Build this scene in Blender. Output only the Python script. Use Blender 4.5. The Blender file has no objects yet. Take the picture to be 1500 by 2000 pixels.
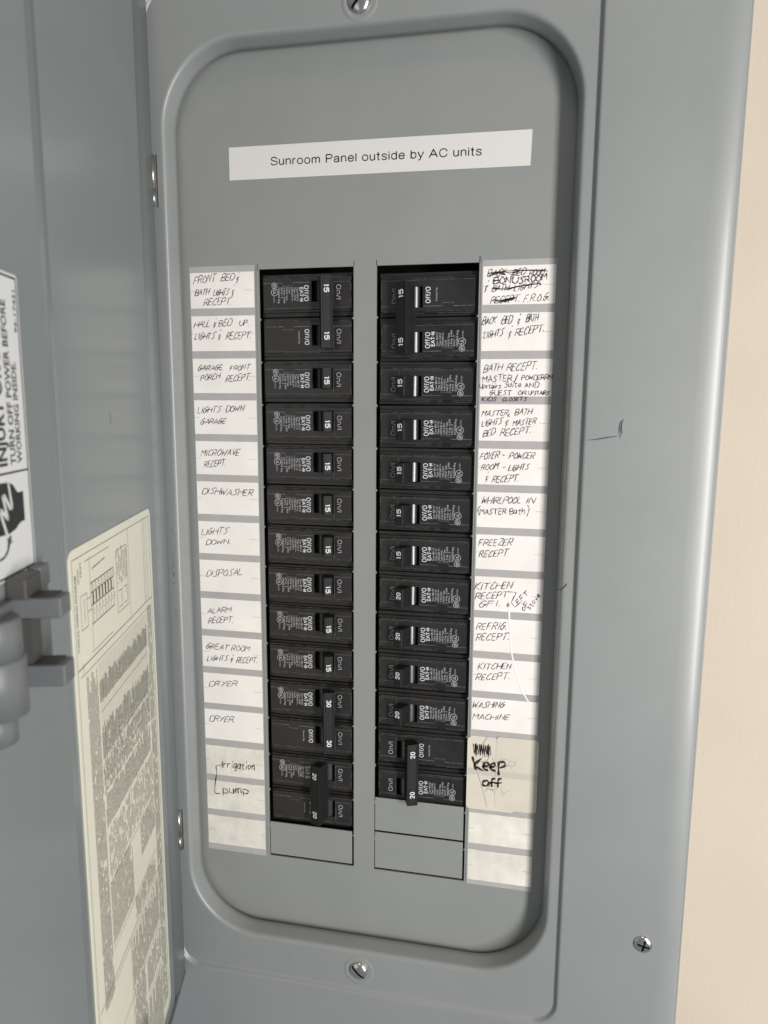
import bpy, bmesh, math, random
from mathutils import Vector, Matrix
random.seed(7)
SC = bpy.context.scene
MM = 0.001                      # everything below is written in millimetres

# ------------------------------------------------------------------ camera
cd = bpy.data.cameras.new('camera'); cam = bpy.data.objects.new('camera', cd)
SC.collection.objects.link(cam); SC.camera = cam
C0 = Vector((160.138, -416.994, -75.026))
RX = Vector((0.98052108, 0.19631583, 0.00620589))
RD = Vector((0.03564431, -0.14678039, -0.98852668))
RF = Vector((-0.19315253, 0.96949244, -0.15091881))
M = Matrix((RX, -RD, -RF)).transposed().to_4x4(); M.translation = C0 * MM
cam.matrix_world = M
cd.sensor_fit = 'AUTO'; cd.sensor_width = 36.0; cd.lens = 1387.0 * 36.0 / 2000.0
cd.clip_start = 0.01; cd.clip_end = 3000.0
cd.dof.use_dof = True; cd.dof.focus_distance = 0.445; cd.dof.aperture_fstop = 13

# ------------------------------------------------------------------ light
# the panel hangs in a room: a tall narrow window to the right, a warm ceiling lamp, soft light from all around
w = bpy.data.worlds.new('World'); SC.world = w; w.use_nodes = True
bg = w.node_tree.nodes['Background']; bg.inputs[0].default_value = (.88, .97, 1.07, 1); bg.inputs[1].default_value = 0.255
def area(name, loc, target, sx, sy, power, col):
    ld = bpy.data.lights.new(name, 'AREA'); ld.shape = 'RECTANGLE'; ld.size = sx*MM; ld.size_y = sy*MM; ld.energy = power; ld.color = col
    o = bpy.data.objects.new(name, ld); SC.collection.objects.link(o); o.location = Vector(loc)*MM
    o.rotation_euler = (Vector(loc)-Vector(target)).to_track_quat('Z', 'Y').to_euler(); return o
area('window_light', (850, -800, -195), (100, 0, -195), 150, 880, 14.8, (1.0, .96, .93))
area('ceiling_lamp', (150, -900, 1250), (65, 0, -100), 420, 420, 2.8, (1.0, .80, .58))
SC.view_settings.view_transform = 'Standard'; SC.view_settings.look = 'None'
SC.view_settings.exposure = 0.0; SC.view_settings.gamma = 1.0
SC.cycles.max_bounces = 8

# ------------------------------------------------------------------ materials
def lin(c): return tuple(((v/255)/12.92 if v/255 <= .04045 else ((v/255+.055)/1.055)**2.4) for v in c)
def mat(name, col, rough=.4, metal=0., spec=.5, bump=0., bscale=200., bstretch=(1,1,1), var=0., vscale=20., coat=0., rvar=0., ripple=0.):
    m = bpy.data.materials.new(name); m.use_nodes = True
    n = m.node_tree.nodes; l = m.node_tree.links; b = n['Principled BSDF']
    b.inputs['Base Color'].default_value = (*col, 1); b.inputs['Roughness'].default_value = rough
    b.inputs['Metallic'].default_value = metal; b.inputs['Specular IOR Level'].default_value = spec
    b.inputs['Coat Weight'].default_value = coat; b.inputs['Coat Roughness'].default_value = .2
    tc = n.new('ShaderNodeTexCoord')
    if bump:
        mp = n.new('ShaderNodeMapping'); mp.inputs['Scale'].default_value = bstretch
        t = n.new('ShaderNodeTexNoise'); t.inputs['Scale'].default_value = bscale; t.inputs['Detail'].default_value = 4
        bp = n.new('ShaderNodeBump'); bp.inputs['Strength'].default_value = 1; bp.inputs['Distance'].default_value = bump*MM
        l.new(tc.outputs['Object'], mp.inputs[0]); l.new(mp.outputs[0], t.inputs[0]); l.new(t.outputs[0], bp.inputs['Height']); l.new(bp.outputs[0], b.inputs['Normal'])
        if ripple:
            t3 = n.new('ShaderNodeTexNoise'); t3.inputs['Scale'].default_value = 11; t3.inputs['Detail'].default_value = 1.5
            b3 = n.new('ShaderNodeBump'); b3.inputs['Distance'].default_value = ripple*MM
            l.new(tc.outputs['Object'], t3.inputs[0]); l.new(t3.outputs[0], b3.inputs['Height']); l.new(b3.outputs[0], bp.inputs['Normal'])
    if var or rvar:
        t2 = n.new('ShaderNodeTexNoise'); t2.inputs['Scale'].default_value = vscale; t2.inputs['Detail'].default_value = 6; t2.inputs['Roughness'].default_value = .6
        l.new(tc.outputs['Object'], t2.inputs[0])
        if var:
            r = n.new('ShaderNodeMapRange'); r.inputs[1].default_value = .3; r.inputs[2].default_value = .7; r.inputs[3].default_value = 1-var; r.inputs[4].default_value = 1+var
            mx = n.new('ShaderNodeVectorMath'); mx.operation = 'SCALE'; mx.inputs[0].default_value = col
            l.new(t2.outputs[0], r.inputs[0]); l.new(r.outputs[0], mx.inputs['Scale']); l.new(mx.outputs[0], b.inputs['Base Color'])
        if rvar:
            r = n.new('ShaderNodeMapRange'); r.inputs[1].default_value = .3; r.inputs[2].default_value = .7; r.inputs[3].default_value = rough-rvar; r.inputs[4].default_value = rough+rvar
            l.new(t2.outputs[0], r.inputs[0]); l.new(r.outputs[0], b.inputs['Roughness'])
    return m
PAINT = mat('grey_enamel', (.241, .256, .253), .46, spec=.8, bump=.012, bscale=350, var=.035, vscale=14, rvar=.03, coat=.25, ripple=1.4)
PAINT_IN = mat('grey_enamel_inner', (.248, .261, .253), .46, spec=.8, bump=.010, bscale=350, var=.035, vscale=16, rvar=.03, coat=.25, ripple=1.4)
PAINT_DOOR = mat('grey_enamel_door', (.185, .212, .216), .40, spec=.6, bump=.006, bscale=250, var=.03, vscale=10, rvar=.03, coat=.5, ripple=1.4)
BLACK = mat('black_moulding', (.017, .016, .0155), .36, spec=.5, bump=.02, bscale=900, var=.25, vscale=60, rvar=.08)
HUB = mat('black_polished', (.016, .016, .017), .27, spec=1.0)
TOGGLE = mat('black_toggle', (.012, .012, .012), .5, spec=.3, bump=.01, bscale=900, rvar=.06, vscale=100)
WORN_LIT = mat('worn_lit_edge', (.14, .135, .13), .45, var=.8, vscale=350)  # wear plus the bright highlight of the bevels, put into the colour
GAP_SHADE = mat('gap_shade', (.008, .008, .008), .8)  # black that stands in for the shade behind the gaps
PRINT = mat('white_print', (.38, .38, .40), .5, var=.25, vscale=900)
PRINT_B = mat('white_print_bold', (.68, .68, .70), .45)
PAPER = mat('white_paper', (.84, .815, .775), .42, spec=.4, bump=.14, bscale=45, bstretch=(1.6, 1, .6), var=.055, vscale=38)
PAPER_OLD = mat('stained_paper', (.73, .705, .64), .40, spec=.4, bump=.45, bscale=60, bstretch=(2.2, 1, .7), var=.14, vscale=60)
TAPE = mat('grey_tape_band', (.41, .405, .395), .36, spec=.45, var=.05, vscale=80)
MASK = mat('cream_tape', (.66, .61, .52), .45, spec=.3, bump=.05, bscale=60, var=.05, vscale=50)
LABEL = mat('glossy_white_label', (.67, .665, .645), .35, spec=.4)
CREAM = mat('cream_label', (.70, .69, .575), .42, spec=.35, var=.02, vscale=30)
WARN = mat('pale_label', (.60, .62, .62), .42, spec=.35)
INK = mat('black_ink', (.018, .018, .022), .5)
INK_G = mat('grey_ink', (.085, .085, .085), .6)
PEN = mat('ballpoint', (.085, .08, .09), .5)
PENB = mat('blue_pen', (.06, .06, .085), .5)
PURPLE = mat('purple_pen', (.07, .03, .09), .5)
MARKER = mat('marker', (.025, .017, .014), .5)
FAINT = mat('faded_ink', (.36, .32, .28), .5)
STEEL = mat('zinc_screw', (.62, .61, .58), .22, metal=1, bump=.01, bscale=900, rvar=.06, vscale=300)
SLOTM = mat('screw_slot', (.10, .098, .09), .5, metal=1)
PINM = mat('hinge_steel', (.55, .54, .47), .30, metal=1, rvar=.08, vscale=200)
CHIP = mat('bare_chip', (.62, .62, .60), .5)
SCUFF = mat('dark_scuff', (.06, .06, .06), .6)
PLAST = mat('grey_plastic', (.12, .13, .135), .45, spec=.5)
PLAST_SHADE = mat('shaded_grey_plastic', (.055, .055, .052), .5)  # darker copy of the plastic, painting shade in recesses and on prong tops

# stucco
WALL = bpy.data.materials.new('cream_wall'); WALL.use_nodes = True
n = WALL.node_tree.nodes; l = WALL.node_tree.links; b = n['Principled BSDF']
b.inputs['Roughness'].default_value = .75; b.inputs['Specular IOR Level'].default_value = .25
tc = n.new('ShaderNodeTexCoord'); mp = n.new('ShaderNodeMapping'); mp.inputs['Scale'].default_value = (1, 1, .5); mp.inputs['Rotation'].default_value = (0, .06, 0)
t = n.new('ShaderNodeTexNoise'); t.inputs['Scale'].default_value = 520; t.inputs['Detail'].default_value = 6; t.inputs['Roughness'].default_value = .6
bp = n.new('ShaderNodeBump'); bp.inputs['Distance'].default_value = .16*MM; bp.inputs['Strength'].default_value = .8
t2 = n.new('ShaderNodeTexNoise'); t2.inputs['Scale'].default_value = 18; t2.inputs['Detail'].default_value = 5
cr = n.new('ShaderNodeValToRGB'); cr.color_ramp.elements[0].color = (.545, .475, .388, 1); cr.color_ramp.elements[1].color = (.565, .495, .405, 1)
cr.color_ramp.elements[0].position = .35; cr.color_ramp.elements[1].position = .65
l.new(tc.outputs['Object'], mp.inputs[0]); l.new(mp.outputs[0], t.inputs[0]); l.new(t.outputs[0], bp.inputs['Height']); l.new(bp.outputs[0], b.inputs['Normal'])
l.new(tc.outputs['Object'], t2.inputs[0]); l.new(t2.outputs[0], cr.inputs[0]); l.new(cr.outputs[0], b.inputs['Base Color'])

# ------------------------------------------------------------------ mesh helpers
ID = lambda p: p
class MB:
    def __init__(s): s.v = []; s.f = []; s.m = []; s.sm = []; s.mats = []
    def mi(s, m):
        if m not in s.mats: s.mats.append(m)
        return s.mats.index(m)
    def add(s, vs, fs, m, smooth=False, T=ID):
        o = len(s.v); s.v += [tuple(T(Vector(p))) for p in vs]; k = s.mi(m)
        for f in fs: s.f.append([i+o for i in f]); s.m.append(k); s.sm.append(smooth)
    def box(s, x0, x1, y0, y1, z0, z1, m, T=ID, bev=0, seg=1):
        if bev <= 0:
            vs = [(x, y, z) for x in (x0, x1) for y in (y0, y1) for z in (z0, z1)]
            s.add(vs, [(0,1,3,2), (4,6,7,5), (0,4,5,1), (2,3,7,6), (0,2,6,4), (1,5,7,3)], m, T=T); return
        bm = bmesh.new(); bmesh.ops.create_cube(bm, size=1)
        for v in bm.verts: v.co = Vector(((x0+x1)/2+v.co.x*(x1-x0), (y0+y1)/2+v.co.y*(y1-y0), (z0+z1)/2+v.co.z*(z1-z0)))
        bmesh.ops.bevel(bm, geom=bm.edges[:], offset=bev, segments=seg, profile=.5, affect='EDGES')
        s.add([v.co.copy() for v in bm.verts], [[v.index for v in f.verts] for f in bm.faces], m, T=T); bm.free()
    def loops(s, ls, m, smooth=False, closed=True, cap0=False, cap1=False, T=ID, smooths=None):
        n_ = len(ls[0]); vs = [p for L in ls for p in L]
        for i in range(len(ls)-1):
            fs = []
            for j in range(n_ if closed else n_-1):
                k = (j+1) % n_; fs.append((i*n_+j, i*n_+k, (i+1)*n_+k, (i+1)*n_+j))
            if i == 0: o = len(s.v); s.v += [tuple(T(Vector(p))) for p in vs]; mi = s.mi(m)
            for f in fs: s.f.append([q+o for q in f]); s.m.append(mi); s.sm.append(smooths[i] if smooths else smooth)
        if cap0: s.f.append([o+j for j in range(n_)]); s.m.append(mi); s.sm.append(False)
        if cap1: s.f.append([o+(len(ls)-1)*n_+j for j in range(n_-1, -1, -1)]); s.m.append(mi); s.sm.append(False)
    def stroke(s, pts, wd, m, y=0, T=ID, taper=True):
        # flat ribbon of ink in the x-z plane
        if len(pts) == 1: pts = [pts[0], (pts[0][0]+wd*.4, pts[0][1]-wd*.6)]
        P = [Vector((p[0], p[1])) for p in pts]; nrm = []
        for i in range(len(P)):
            a_ = P[max(i-1, 0)]; b_ = P[min(i+1, len(P)-1)]; d = b_-a_
            if d.length < 1e-6: d = Vector((1, 0))
            d.normalize(); nrm.append(Vector((-d.y, d.x)))
        vs = []
        P[0] = P[0]-(P[1]-P[0]).normalized()*wd*.3 if (P[1]-P[0]).length > 0 else P[0]
        for i, p in enumerate(P):
            ww = wd*.5*(random.uniform(.85, 1.15) if not taper else .95+.4*math.sin(i*1.1+wd*37+len(P))+random.uniform(-.1, .1))
            if taper and i in (0, len(P)-1): ww *= .6
            q = p+nrm[i]*ww; r = p-nrm[i]*ww
            vs += [(q.x, y, q.y), (r.x, y, r.y)]
        s.add(vs, [(2*i, 2*i+1, 2*i+3, 2*i+2) for i in range(len(P)-1)], m, T=T)
    def build(s, name, parent=None, label=None, kind=None):
        me = bpy.data.meshes.new(name); me.from_pydata([(x*MM, y*MM, z*MM) for x, y, z in s.v], [], s.f)
        for m in s.mats: me.materials.append(m)
        me.polygons.foreach_set('material_index', s.m); me.polygons.foreach_set('use_smooth', s.sm)
        bm = bmesh.new(); bm.from_mesh(me)
        bm.to_mesh(me); bm.free(); me.update()
        o = bpy.data.objects.new(name, me); SC.collection.objects.link(o)
        if parent: o.parent = parent
        if label: o['label'] = label
        if kind: o['kind'] = kind
        return o
def fixn(o):
    bm = bmesh.new(); bm.from_mesh(o.data); bmesh.ops.recalc_face_normals(bm, faces=bm.faces[:]); bm.to_mesh(o.data); bm.free(); return o
def empty(name, loc, label, cat, group=None, rot=(0, 0, 0)):
    o = bpy.data.objects.new(name, None); o.empty_display_size = .01; SC.collection.objects.link(o)
    o.location = [c*MM for c in loc]; o.rotation_euler = rot
    o['label'] = label; o['category'] = cat
    if group: o['group'] = group
    return o
_tc = {}
def text_geo(txt, bold=0.):
    k = (txt, bold)
    if k in _tc: return _tc[k]
    cu = bpy.data.curves.new('t', 'FONT'); cu.body = txt; cu.size = 1; cu.resolution_u = 2; cu.offset = bold
    ob = bpy.data.objects.new('t', cu); SC.collection.objects.link(ob)
    dg = bpy.context.evaluated_depsgraph_get(); me = bpy.data.meshes.new_from_object(ob.evaluated_get(dg))
    vs = [(v.co.x, v.co.y) for v in me.vertices]; fs = [list(p.vertices) for p in me.polygons]
    bpy.data.objects.remove(ob); bpy.data.curves.remove(cu); bpy.data.meshes.remove(me)
    x0 = min(v[0] for v in vs); x1 = max(v[0] for v in vs)
    _tc[k] = ([(v[0]-x0, v[1]) for v in vs], fs, x1-x0); return _tc[k]
def text(mb, txt, o, r, u, length, cap, m, bold=0., T=ID, off=-.03, nrm=(0, -1, 0)):
    """flat print; o origin, r reading direction, u up direction; fitted to a length and a cap height"""
    vs, fs, wd = text_geo(txt, bold); o = Vector(o); r = Vector(r); u = Vector(u); nv = Vector(nrm)
    sx = length/wd; sy = cap/.72
    mb.add([o+r*(x*sx)+u*(y*sy)-nv*off for x, y in vs], fs, m, T=T)
def smooth_pts(P, k=5):
    out = []
    for i in range(len(P)-1):
        p0 = P[max(i-1, 0)]; p1 = P[i]; p2 = P[i+1]; p3 = P[min(i+2, len(P)-1)]
        for j in range(k):
            t_ = j/k; out.append(tuple(.5*((2*p1[c])+(-p0[c]+p2[c])*t_+(2*p0[c]-5*p1[c]+4*p2[c]-p3[c])*t_*t_+(-p0[c]+3*p1[c]-3*p2[c]+p3[c])*t_**3) for c in (0, 1)))
    out.append(P[-1]); return out
# plain grotesque drawn with even strokes, on a grid whose capitals are 7.2 high and small letters 5.2
SANS = {'S': (5.6, '~5.3,5.6 4.3,6.9 2.8,7.2 1.2,6.9 .5,5.5 1.2,4.3 2.9,3.7 4.9,2.9 5.4,1.7 4.5,.4 2.9,0 1.1,.3 .2,1.9'), 'P': (5.4, '.5,0 .5,7.2;.5,7.2 3.2,7.2;~3.2,7.2 4.6,6.9 5.2,5.4 4.6,3.9 3.2,3.5;3.2,3.5 .5,3.5'),
 'A': (6.4, '0,0 3.1,7.2 6.2,0;1.1,2.4 5.1,2.4'), 'C': (6.2, '~5.9,5.1 5.0,6.7 3.3,7.2 1.4,6.6 .4,4.9 .3,3.0 1.0,1.0 2.7,0 4.3,.2 5.5,1.2 5.9,2.5'),
 'a': (4.6, '~.5,3.9 1.2,4.9 2.5,5.2 3.8,4.8 4.0,3.6;4.0,3.8 4.0,.8 4.4,0;~4.0,3.1 2.6,2.8 1.0,2.5 .3,1.5 .8,.3 1.9,0 3.2,.4 4.0,1.6'), 'n': (4.4, '.4,0 .4,5.2;~.4,3.2 1.0,4.7 2.3,5.2 3.6,4.7 3.9,3.4;3.9,3.4 3.9,0'),
 'u': (4.4, '.4,5.2 .4,1.8;~.4,1.8 .8,.4 2.0,0 3.3,.5 3.9,2.0;3.9,5.2 3.9,0'), 'r': (2.7, '.4,0 .4,5.2;~.4,3.1 .9,4.7 1.8,5.2 2.6,4.9'), 'o': (4.8, '~2.4,5.2 .9,4.6 .3,2.6 .9,.5 2.4,0 3.9,.5 4.5,2.6 3.9,4.6 2.4,5.2'),
 'm': (7.0, '.4,0 .4,5.2;~.4,3.4 .9,4.8 1.9,5.2 3.0,4.8 3.4,3.6;3.4,3.6 3.4,0;~3.4,3.4 3.9,4.8 4.9,5.2 6.1,4.8 6.4,3.6;6.4,3.6 6.4,0'), 'e': (4.8, '.4,2.7 4.5,2.7;~4.5,2.7 4.0,4.6 2.5,5.2 .9,4.5 .3,2.6 .9,.5 2.5,0 3.8,.4 4.5,1.5'),
 'l': (.9, '.4,0 .4,7.2'), 't': (2.5, '1.1,6.8 1.1,.9;~1.1,.9 1.3,.1 2.3,.05;.1,5.1 2.3,5.1'), 's': (4.3, '~4.0,4.0 3.4,5.0 2.2,5.2 .9,4.9 .5,3.9 1.2,3.1 2.9,2.5 4.0,1.5 3.4,.3 2.1,0 .8,.3 .3,1.5'),
 'i': (.9, '.4,0 .4,5.2;.4,6.4 .4,7.2'), 'd': (4.6, '4.1,0 4.1,7.2;~4.1,2.6 3.6,4.7 2.3,5.2 .9,4.6 .3,2.6 .9,.5 2.3,0 3.6,.5 4.1,2.6'), 'b': (4.6, '.5,0 .5,7.2;~.5,2.6 1.0,.5 2.3,0 3.7,.5 4.3,2.6 3.7,4.7 2.3,5.2 1.0,4.6 .5,2.6'),
 'y': (4.4, '.1,5.2 2.2,.1;~4.2,5.2 2.2,.1 1.6,-1.6 .3,-1.9'), ' ': (2.0, ''), 'O': (6.0, '~3,7.2 1.2,6.6 .4,3.6 1.2,.6 3,0 4.8,.6 5.6,3.6 4.8,6.6 3,7.2'), 'f': (2.9, '~2.9,7.1 1.7,7.0 1.2,5.6;1.2,5.8 1.2,0;.1,5.0 2.7,5.0'), '/': (2.8, '.1,-.3 2.7,7.4'), '|': (.9, '.4,0 .4,7.2'),
 '1': (1.8, '1.2,0 1.2,7.2 .1,6.0'), '5': (5.0, '4.6,7.2 1.0,7.2 .7,3.9;~.7,3.9 2.4,4.6 4.4,3.9 4.8,2.3 4.1,.5 2.3,0 .4,1.0'), '2': (5.0, '~.5,5.6 1.2,6.9 2.6,7.2 4.3,6.5 4.5,5.1 3.6,3.6 1.6,1.8;1.6,1.8 .4,0 4.8,0'),
 '0': (5.0, '~2.5,7.2 1.0,6.4 .5,3.6 1.0,.8 2.5,0 4.0,.8 4.5,3.6 4.0,6.4 2.5,7.2'), '3': (5.0, '~.6,6.1 1.4,7.0 2.6,7.2 4.1,6.6 4.3,5.1 3.6,4.0 2.2,3.8;~2.2,3.8 4.1,3.4 4.7,2.0 4.0,.5 2.4,0 .9,.4 .3,1.5'),
 'E': (4.6, '4.6,7.2 .4,7.2 .4,0 4.6,0;.4,3.7 4.0,3.7'), 'T': (5.2, '2.6,0 2.6,7.2;0,7.2 5.2,7.2'), 'N': (5.0, '.4,0 .4,7.2 4.6,0 4.6,7.2'), '*': (2.6, '.5,3.6 2.1,3.6')}
def sans(mb, txt, o, r, u, length, cap, m_, y, wd, T=ID):
    tot = sum(SANS[c][0]+1.25 for c in txt)-1.25; sx_ = length/tot; sy_ = cap/7.2; cx_ = 0
    for c in txt:
        for st in filter(None, SANS[c][1].split(';')):
            pts = [tuple(float(q) for q in p_.split(',')) for p_ in st.lstrip('~').split()]
            segs = [smooth_pts(pts, 6)] if st[0] == '~' else list(zip(pts[:-1], pts[1:]))
            for pts in segs:
                W = [(o[0]+r[0]*(cx_+a_)*sx_+u[0]*b_*sy_, o[1]+r[1]*(cx_+a_)*sx_+u[1]*b_*sy_) for a_, b_ in pts]
                st_ = random.getstate(); mb.stroke(W, wd, m_, y=y, T=T, taper=False); random.setstate(st_)
        cx_ += SANS[c][0]+1.25
def rrect(x0, x1, z0, z1, r, y, n_=14):
    out = []
    for cx, cz, a0 in ((x1-r, z1-r, 0), (x0+r, z1-r, 90), (x0+r, z0+r, 180), (x1-r, z0+r, 270)):
        for i in range(n_+1):
            t_ = math.radians(a0+90*i/n_); out.append((cx+r*math.cos(t_), y, cz+r*math.sin(t_)))
    return out

# ------------------------------------------------------------------ wall (setting)
wm = MB(); hx0, hx1, hz0, hz1 = -112, 243, -510, 214
WX0, WX1, WZ0, WZ1 = -1600, 2200, -1449, 1500
wm.add([(WX0, -12, WZ0), (WX1, -12, WZ0), (WX1, -12, WZ1), (WX0, -12, WZ1), (hx0, -12, hz0), (hx1, -12, hz0), (hx1, -12, hz1), (hx0, -12, hz1)],
       [(0,1,5,4), (1,2,6,5), (2,3,7,6), (3,0,4,7)], WALL)
wm.add([(x, y, z) for x, z in ((hx0, hz0), (hx1, hz0), (hx1, hz1), (hx0, hz1)) for y in (-12, 120)], [(0,1,3,2), (2,3,5,4), (4,5,7,6), (6,7,1,0)], WALL)
wo = wm.build('wall', kind='structure')

# ------------------------------------------------------------------ electrical panel
panel = empty('electrical_panel', (65, 0, -523), 'grey enamelled steel electrical panel with its door standing open, set in the cream wall', 'electrical panel')
def loc0(o):   # parts keep world millimetres although their thing stands at its base
    o.matrix_parent_inverse = Matrix.Translation([-c for c in o.parent.location]) if o.parent.parent is None else Matrix.Identity(4); return o

# cover: rolled opening, seat for the door, outer face, bent edge
cv = MB()
OX0, OX1, OZ0, OZ1, ORD = -48.3, 180.2, -425.0, 122.9, 43
SX0, SX1, SZ0, SZ1, SR = -58.0, 188.6, -453.0, 150.5, 13
L = []; sm = []
for off, y in ((.5, -2.6), (0, -3.0), (.5, -6), (1.3, -12.3), (1.6, -13.2), (2.1, -14.1), (2.8, -14.7), (3.5, -14.95), (4.3, -15.0)):
    L.append(rrect(OX0-off, OX1+off, OZ0-off, OZ1+off, ORD+off, y)); sm.append(True)
for off, y in ((0, -15.0), (.35, -15.08), (.8, -15.4), (1.4, -16.3), (2.0, -17.15), (2.5, -17.42), (3.2, -17.5)):
    L.append(rrect(SX0-off, SX1+off, SZ0-off, SZ1+off, SR+off, y)); sm.append(True)
sm[8] = False
for off, y in ((0, -17.5), (3, -17.42), (6, -17.2), (9, -16.7), (11.2, -16.2), (12.3, -15.7), (13.0, -15.0), (13.3, -14.3), (13.4, -12.9)):
    L.append(rrect(-116-off, 246-off*0+off, -510-off, 218+off, 2+off, y)); sm.append(True)
sm[15] = False
cv.loops(L, PAINT, smooths=sm)
# thin returned lip against the wall
cv.loops([rrect(-129.4-o_, 259.4+o_, -523.4-o_, 231.4+o_, 15, y) for o_, y in ((0, -12.9), (.7, -13.2), (1.2, -12.9), (1.2, -11.9))], PAINT, smooth=True)
cover = fixn(cv.build('cover', panel)); loc0(cover)

# dead front behind the opening
LX0, LX1, RX0_, RX1_, TOPZ, PITCH = 0.0, 58.2, 71.9, 130.8, 3.6, 25.4
df = MB(); TH = 1.1
xs = [-53, LX0, LX1, RX0_, RX1_, 184]; ZB_L = -377.6; ZB_R = -377.6
def slab(x0, x1, z0, z1): df.box(x0, x1, 0, TH, z0, z1, PAINT_IN)
# one face plate around two openings
def plate(mb, outer, holes, y0, y1, m):
    X = sorted({outer[0], outer[1], *[h[0] for h in holes], *[h[1] for h in holes]}); Z = sorted({outer[2], outer[3], *[h[2] for h in holes], *[h[3] for h in holes]})
    inside = lambda x, z: any(h[0] < x < h[1] and h[2] < z < h[3] for h in holes)
    vi = {}
    def V(x, y, z):
        k = (x, y, z)
        if k not in vi: vi[k] = len(vs); vs.append(k)
        return vi[k]
    vs = []; fs = []
    for i in range(len(X)-1):
        for j in range(len(Z)-1):
            if inside((X[i]+X[i+1])/2, (Z[j]+Z[j+1])/2): continue
            fs.append((V(X[i], y0, Z[j]), V(X[i+1], y0, Z[j]), V(X[i+1], y0, Z[j+1]), V(X[i], y0, Z[j+1])))
    for h in holes:
        a_, b_, c_, d_ = h
        for p, q in (((a_, c_), (b_, c_)), ((b_, c_), (b_, d_)), ((b_, d_), (a_, d_)), ((a_, d_), (a_, c_))):
            fs.append((V(p[0], y0, p[1]), V(q[0], y0, q[1]), V(q[0], y1, q[1]), V(p[0], y1, p[1])))
    mb.add(vs, fs, m)
plate(df, (-56, 187, -436, 134), [(LX0, LX1, ZB_L, TOPZ), (RX0_, RX1_, ZB_R, TOPZ), (LX0-.9, LX0-.5, TOPZ-1, TOPZ+3.2), (LX1-.1, LX1+.35, TOPZ+.001, TOPZ+3.2), (RX0_-.35, RX0_+.1, TOPZ+.001, TOPZ+3.2), (RX1_-.1, RX1_+.4, TOPZ+.001, TOPZ+3.6)], 0, TH, PAINT_IN)
# nubs left along the edges by the twisted-out blanks
for k in range(1, 15):
    for x, sgn in ((LX0, 1), (LX1, -1), (RX0_, 1), (RX1_, -1)):
        z = -k*PITCH+random.uniform(-.2, .2); h_ = 1.0 if sgn > 0 else .7
        df.add([(x-.05*sgn, -.12, z-h_), (x+.75*sgn, -.12, z-h_*.35), (x+.75*sgn, -.12, z+h_*.35), (x-.05*sgn, -.12, z+h_), (x-.05*sgn, TH, z-h_), (x+.75*sgn, TH, z-h_*.35), (x+.75*sgn, TH, z+h_*.35), (x-.05*sgn, TH, z+h_)],
               [(0,1,2,3), (0,4,5,1), (1,5,6,2), (2,6,7,3)], PAINT_IN)
# folded edge either side of the breaker columns
for x in (-1.6, 131.9):
    df.box(x, x+.7, -.25, .0, -377, TOPZ+2.5, PAINT_IN)
loc0(fixn(df.build('dead_front', panel)))
# twist-out blanks still in place
def blank(x0, x1, z0, z1):
    m = MB(); m.box(x0+.4, x1-1.3, .05, 1.0, z0+1.3, z1+.0, PAINT_IN, bev=.2)
    loc0(m.build('blank_cover', panel))
blank(LX0, LX1, ZB_L, -14*PITCH+2.6)
blank(RX0_, RX1_, -14*PITCH+4.6, -13*PITCH+3.4)
blank(RX0_, RX1_, ZB_R, -14*PITCH+4.6)
# back of the enclosure, coloured near black to shade the gaps
bx = MB(); bx.box(-60, 190, 40, 42, -440, 140, GAP_SHADE)
loc0(bx.build('enclosure_back', panel))

# screws -----------------------------------------------------------
def screw(x, y, z, R, H_, slot, ang, phillips=False, name='screw', lab=None):
    m = MB(); nr, na = 26, 96; ca, sa = math.cos(ang), math.sin(ang)
    L_ = []
    for i in range(nr+1):
        r = R*i/nr if i else R*.002; ring = []
        for j in range(na):
            t_ = 2*math.pi*j/na; px, pz = r*math.cos(t_), r*math.sin(t_)
            q = 1-(r/R)**2; h_ = H_*max(q, 0)**.42
            lx, lz = px*ca+pz*sa, -px*sa+pz*ca
            if abs(lz) < slot and (not phillips or abs(lx) < R*.62): h_ = min(h_, H_*.25)
            if phillips and abs(lx) < slot and abs(lz) < R*.62: h_ = min(h_, H_*.25)
            ring.append((x+px, y-h_, z+pz))
        L_.append(ring)
    k0 = len(m.f); m.loops(L_, STEEL, smooth=False); ks = m.mi(SLOTM)
    for fi in range(k0, len(m.f)):
        hs = [y-m.v[q_][1] for q_ in m.f[fi]]; rs = [math.hypot(m.v[q_][0]-x, m.v[q_][2]-z) for q_ in m.f[fi]]
        if max(rs) < R*.93 and min(hs) < H_*.3: m.m[fi] = ks
    m.loops([[(x+R*math.cos(2*math.pi*j/na), yy, z+R*math.sin(2*math.pi*j/na)) for j in range(na)] for yy in (y, y+1.5)], STEEL, smooth=True)
    return loc0(fixn(m.build(name, panel, lab)))
def dimple(x, z, R, m_=PAINT):
    m = MB(); na = 48
    m.loops([[(x+r*math.cos(2*math.pi*j/na), y, z+r*math.sin(2*math.pi*j/na)) for j in range(na)] for r, y in
             ((R*1.45, -15.02), (R*1.32, -15.35), (R*1.22, -15.45), (R*1.1, -15.2), (R*.9, -15.06))], m_, smooth=True)
    return loc0(fixn(m.build('screw_rim', panel)))
dimple(65.2, -440.6, 6.9); dimple(65.2, 135.6, 6.9)
screw(65.2, -15.1, -440.6, 6.0, 2.9, .62, math.radians(-42), lab='slotted screw below the breakers')
screw(65.2, -15.1, 135.6, 6.2, 3.1, .62, math.radians(45), lab='shiny screw at the top of the cover')
screw(238.3, -17.5, -389.8, 5.4, 2.4, .55, math.radians(78), True, lab='cross-slotted screw at the lower right')
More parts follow.
